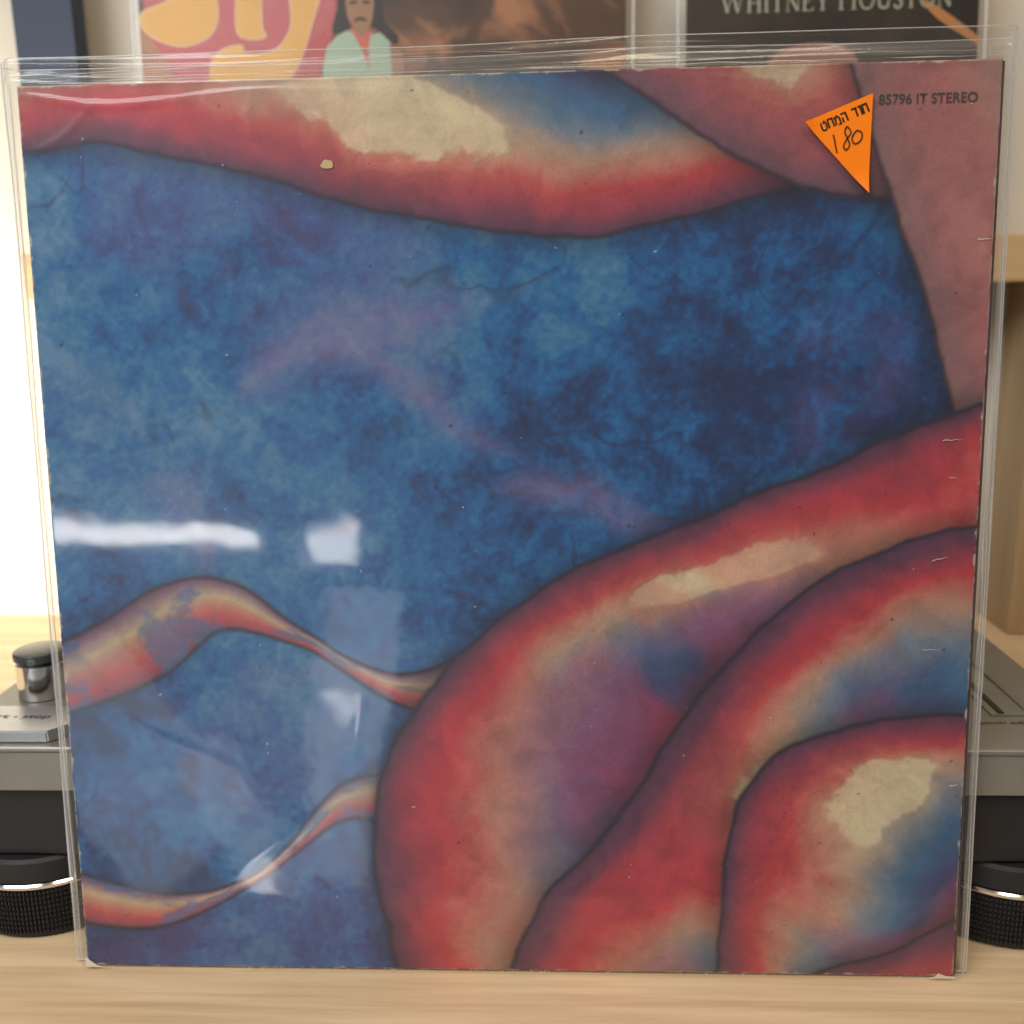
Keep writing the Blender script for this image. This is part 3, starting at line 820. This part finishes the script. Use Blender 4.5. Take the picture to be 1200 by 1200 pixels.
# ------------------------------------------------------------------ records on the ledge behind
LB = math.radians(5.0)
def record(name, x0, x1, h, y, base_mat, label, group):
    r = tag(empty(name, ((x0 + x1) / 2, y, 0.2745), (-LB, 0, 0)), label, 'record cover', group)
    w = x1 - x0
    board = box('board', base_mat, r, -w / 2, w / 2, 0.0, 0.003, 0.0, h, 0.0006, 2)
    return r, w
# printed photo stand-ins: soft dark warm blotches
def photo_mat(name, dark, mid, light, sc_, seed, lo=0.46, hi=0.72):
    k = NT(name)
    co = k.vm('ADD', k.obj(), (seed, seed * 2, 0))
    a = k.noise(co, sc_, 5, 0.5, 0.9)
    c = k.ramp(a, [(lo - 0.1, dark), ((lo + hi) / 2, mid), (hi, light)])
    k.bsdf(c, 0.45, 0, None, 0.4)
    return k.mat
M_ph1 = photo_mat('brown_photo_print', (0.022, 0.016, 0.012), (0.085, 0.040, 0.022), (0.36, 0.16, 0.075), 15, 3.3, 0.44, 0.66)
M_ph2 = photo_mat('dark_photo_print', (0.018, 0.014, 0.012), (0.040, 0.026, 0.020), (0.16, 0.075, 0.055), 16, 8.1, 0.52, 0.76)
def ink(name, c, rough=0.45): return simple(name, c, rough, 0, 0.4, 50, 0.06)
I_red = ink('red_print', (0.42, 0.075, 0.080)); I_yel = ink('amber_print', (0.62, 0.33, 0.060)); I_yel2 = ink('pale_outline_print', (0.60, 0.42, 0.22))
I_hair = ink('dark_brown_print', (0.018, 0.013, 0.012)); I_skin = ink('tan_print', (0.30, 0.155, 0.085)); I_mint = ink('mint_print', (0.33, 0.44, 0.34)); I_coral = ink('coral_print', (0.50, 0.13, 0.09))
I_green = ink('pale_green_print', (0.38, 0.42, 0.33)); I_orange2 = ink('orange_print', (0.50, 0.22, 0.08)); I_pink = ink('dusky_pink_print', (0.30, 0.13, 0.10))

GROUP = 'records standing on the wall ledge'
r1, w1_ = record('background_record', -0.252, 0.064, 0.316, 0.3575, M_ph1, 'larger background record with amber bubble letters on red', GROUP)
# pixel-free layout: metres from the cover's lower left corner
r1['label'] = 'larger background record with amber bubble letters on a red shape'
b1 = r1.children[0]
def print_poly(name, mat, parent, pts, y, smooth_=0):
    if smooth_: pts = catmull(pts, smooth_, True)
    s = Strokes(y); s.poly(pts)
    a = sum(pts[i][0] * pts[(i + 1) % len(pts)][1] - pts[(i + 1) % len(pts)][0] * pts[i][1] for i in range(len(pts)))
    if a < 0: s.f = [list(reversed(f_)) for f_ in s.f]
    return s.build(name, mat, parent)
def grow(pts, d):
    n = len(pts); out = []
    a = sum(pts[i][0] * pts[(i + 1) % n][1] - pts[(i + 1) % n][0] * pts[i][1] for i in range(n))
    sg = 1 if a > 0 else -1
    for i in range(n):
        t_ = (Vector(pts[(i + 1) % n]) - Vector(pts[i - 1])).normalized()
        out.append((pts[i][0] + sg * t_.y * d, pts[i][1] - sg * t_.x * d))
    return out
red = [(-0.152, 0.20), (-0.1531, 0.1428), (-0.1483, 0.1304), (-0.1405, 0.1178), (-0.1319, 0.1034), (-0.1103, 0.0832), (-0.046, 0.0816), (-0.0392, 0.1115), (-0.0319, 0.1306), (-0.0265, 0.1496), (-0.0241, 0.20), (-0.06, 0.235), (-0.12, 0.235)]
print_poly('red_shape', I_red, b1, red, -0.0001, 4)
Sg = [(-0.156, 0.1429), (-0.1554, 0.1516), (-0.1491, 0.1619), (-0.1357, 0.165), (-0.1171, 0.1627), (-0.1084, 0.152), (-0.1065, 0.145), (-0.1111, 0.1364), (-0.1208, 0.1314), (-0.1322, 0.1299), (-0.1452, 0.1338), (-0.1525, 0.1384)]
Sg = [(-0.156, 0.1429), (-0.1556, 0.150), (-0.149, 0.153), (-0.140, 0.156), (-0.1310, 0.163), (-0.145, 0.176), (-0.149, 0.190), (-0.138, 0.204), (-0.119, 0.205), (-0.110, 0.195), (-0.118, 0.188), (-0.128, 0.189), (-0.127, 0.182), (-0.112, 0.170), (-0.1065, 0.156), (-0.1065, 0.145), (-0.1111, 0.1364), (-0.1208, 0.1314), (-0.1322, 0.1299), (-0.1452, 0.1338), (-0.1525, 0.1384)]
lg = [(-0.0915, 0.205), (-0.0921, 0.1671), (-0.0933, 0.1464), (-0.093, 0.1376), (-0.0902, 0.1344), (-0.0832, 0.133), (-0.0752, 0.134), (-0.0775, 0.1407), (-0.0768, 0.1667), (-0.0765, 0.205)]
yg = [(-0.0393, 0.1552), (-0.0451, 0.1397), (-0.0515, 0.1224), (-0.0599, 0.1086), (-0.0715, 0.1027), (-0.0922, 0.1012), (-0.1106, 0.1046), (-0.1107, 0.1179), (-0.1052, 0.1248), (-0.0984, 0.1276), (-0.0909, 0.1279), (-0.09, 0.1235), (-0.0771, 0.1228), (-0.0656, 0.1272), (-0.0576, 0.1392), (-0.0575, 0.1557), (-0.0600, 0.180), (-0.050, 0.182), (-0.046, 0.170), (-0.040, 0.182), (-0.029, 0.182)]
for g in (Sg, lg, yg):
    gg = catmull(g, 4, True)
    q = print_poly('letter_outline', I_yel2, b1, grow(gg, 0.0011), -0.0002)
    print_poly('letter', I_yel, b1, gg, -0.0003)
# printed figure, plain and generic
print_poly('dark_hair_print', I_hair, b1, [(-0.0268, 0.1665), (-0.0274, 0.1509), (-0.0311, 0.1354), (-0.0218, 0.1332), (-0.0120, 0.138), (-0.0029, 0.1366), (0.0092, 0.1264), (0.0115, 0.1323), (0.0025, 0.1423), (0.0020, 0.1656), (-0.012, 0.174)], -0.00022, 3)
print_poly('shirt_print', I_coral, b1, [(-0.0196, 0.1371), (-0.0160, 0.1180), (-0.0100, 0.1040), (-0.0040, 0.1180), (-0.0050, 0.1345)], -0.00026, 3)
print_poly('face_print', I_skin, b1, [(-0.0208, 0.1605), (-0.0213, 0.1469), (-0.0185, 0.139), (-0.0135, 0.133), (-0.0082, 0.1348), (-0.0043, 0.1444), (-0.0038, 0.16), (-0.012, 0.167)], -0.00034, 3)
print_poly('jacket_print', I_mint, b1, [(-0.0207, 0.1361), (-0.0346, 0.1267), (-0.0390, 0.1040), (-0.0380, 0.092), (-0.0100, 0.092), (-0.0090, 0.1150), (-0.0150, 0.1290)], -0.00038, 2)
print_poly('jacket_print', I_mint, b1, [(-0.0060, 0.1328), (0.0062, 0.1285), (0.0050, 0.092), (-0.0080, 0.092), (-0.0078, 0.1150)], -0.00040, 2)
print_poly('eyebrow_print', I_hair, b1, [(-0.0190, 0.1535), (-0.0145, 0.1540), (-0.0145, 0.1525), (-0.0190, 0.1520)], -0.00036, 2)
print_poly('eyebrow_print', I_hair, b1, [(-0.0105, 0.1540), (-0.0062, 0.1533), (-0.0062, 0.1518), (-0.0105, 0.1525)], -0.00036, 2)
print_poly('mouth_print', I_hair, b1, [(-0.0165, 0.1425), (-0.0125, 0.1440), (-0.0085, 0.1425), (-0.0088, 0.1412), (-0.0125, 0.1420), (-0.0163, 0.1412)], -0.00036, 2)
print_poly('arm_print', I_skin, b1, [(0.006, 0.1216), (0.0133, 0.1224), (0.015, 0.1086), (0.0086, 0.1058), (0.0055, 0.1088)], -0.00030, 3)

r2, w2_ = record('background_record', 0.1025, 0.2852, 0.183, 0.3575, M_ph2, 'smaller dark background record with pale green serif lettering', GROUP)
b2 = r2.children[0]
SER = {   # strokes as (points, weight)
 'W': (1.25, [([(0.06, 1), (0.36, 0)], 'k'), ([(0.36, 0), (0.60, 0.95)], 'n'), ([(0.58, 1), (0.88, 0)], 'k'), ([(0.88, 0), (1.14, 1)], 'n'), ([(-0.05, 1), (0.2, 1)], 's'), ([(1.0, 1), (1.25, 1)], 's')]),
 'H': (0.95, [([(0.14, 0), (0.14, 1)], 'k'), ([(0.78, 0), (0.78, 1)], 'k'), ([(0.14, .52), (0.78, .52)], 'n'), ([(0, 0), (.29, 0)], 's'), ([(0.63, 0), (.93, 0)], 's'), ([(0, 1), (.29, 1)], 's'), ([(0.63, 1), (.93, 1)], 's')]),
 'I': (0.36, [([(0.17, 0), (0.17, 1)], 'k'), ([(0, 0), (.34, 0)], 's'), ([(0, 1), (.34, 1)], 's')]),
 'T': (0.80, [([(0.39, 0), (0.39, 1)], 'k'), ([(0.22, 0), (.56, 0)], 's'), ([(0, .82), (0.02, .98), (.76, .98), (.78, .82)], 'n')]),
 'N': (0.95, [([(0.14, 0), (0.14, 1)], 'n'), ([(0.12, 1), (0.80, 0)], 'k'), ([(0.80, 0), (0.80, 1)], 'n'), ([(0, 0), (.28, 0)], 's'), ([(0.66, 1), (.94, 1)], 's')]),
 'E': (0.75, [([(0.14, 0), (0.14, 1)], 'k'), ([(0, 0), (.66, 0), (.70, .2)], 'n'), ([(0, 1), (.62, 1), (.64, .82)], 'n'), ([(0.14, .52), (.50, .52)], 'n')]),
 'Y': (0.85, [([(0.08, 1), (0.42, .45), (0.42, 0)], 'k'), ([(0.42, .45), (0.76, 1)], 'n'), ([(0.26, 0), (.58, 0)], 's'), ([(-.02, 1), (.24, 1)], 's'), ([(.62, 1), (.86, 1)], 's')]),
 'U': (0.92, [([(0.14, 1), (0.14, .32), (.22, .08), (.44, 0), (.66, .08), (.76, .32)], 'k'), ([(.76, .32), (0.76, 1)], 'n'), ([(0, 1), (.28, 1)], 's'), ([(0.64, 1), (.90, 1)], 's')]),
 'S': (0.62, [(catmull([(.52, .82), (.40, .98), (.22, .99), (.09, .86), (.10, .68), (.28, .54), (.48, .40), (.52, .20), (.38, .03), (.20, .01), (.06, .18)], 5), 'k')]),
 'O': (1.0, [(catmull([(.48 + .42 * math.cos(a * math.pi / 6), .5 + .5 * math.sin(a * math.pi / 6)) for a in range(12)], 4, True), 'o')]),
}
word = 'WHITNEY HOUSTON'
adv = []
for i, ch in enumerate(word):
    big = 1.28 if (i == 0 or (i > 0 and word[i - 1] == ' ')) else 1.0
    adv.append((ch, big, (0.45 if ch == ' ' else SER[ch][0] * big + 0.13)))
tot = sum(a[2] for a in adv)
sc_ = (0.0755 + 0.0700) / tot
s = Strokes(-0.0003)
px_ = -0.0700
for ch, big, ad in adv:
    if ch != ' ':
        for pts, wt in SER[ch][1]:
            wid = {'k': 0.15, 'n': 0.065, 's': 0.055, 'o': 0.12}[wt] * sc_
            s.add([(px_ + x * sc_ * big, 0.1395 + z * sc_ * big * 1.12) for x, z in pts], wid, closed=(wt == 'o'))
    px_ += ad * sc_
s.build('lettering', I_green, b2)
print_poly('orange_streak', I_orange2, b2, [(0.0557, 0.144), (0.0656, 0.1398), (0.0905, 0.122), (0.0905, 0.1172), (0.066, 0.1322)], -0.00025, 3)
print_poly('pink_shape', I_pink, b2, [(-0.0392, 0.1082), (-0.0313, 0.1157), (-0.0153, 0.1201), (0.0048, 0.1186), (0.0171, 0.1086), (0.0178, 0.0872), (-0.0388, 0.0887)], -0.00020, 4)
# plastic sleeves round both background records
for r_, w_, h_, lab in ((r1, w1_, 0.316, 'clear plastic sleeve on the background record with amber bubble letters'), (r2, w2_, 0.183, 'clear plastic sleeve on the small dark background record')):
    e_ = tag(empty('plastic_sleeve', r_.location, (-LB, 0, 0)), lab, 'plastic sleeve', None)
    xa, xb = -w_ / 2 - 0.005, w_ / 2 + 0.005
    for y_, nm, mt in ((-0.0014, 'front_film', M_film_far), (0.0042, 'back_film', M_film_back)):
        nx, nz = 40, 40
        vs_ = []; fs = []
        for i in range(nx + 1):
            for j in range(nz + 1):
                x = xa + (xb - xa) * i / nx; z = 0.0002 + (h_ + 0.008) * j / nz
                vs_.append((x, y_ + 0.0005 * mnoise.noise(Vector((x * 25, z * 25, y_ * 900))), z))
        for i in range(nx):
            for j in range(nz):
                a = i * (nz + 1) + j
                fs.append((a, a + nz + 1, a + nz + 2, a + 1))
        link(nm, from_data(vs_, fs, True), mt, e_)
    for x in (xa, xb):
        tube('side_seam', M_seam, e_, [(x, 0.0014, z) for z in lin(0.0006, h_ + 0.007, 20)], 0.0009)
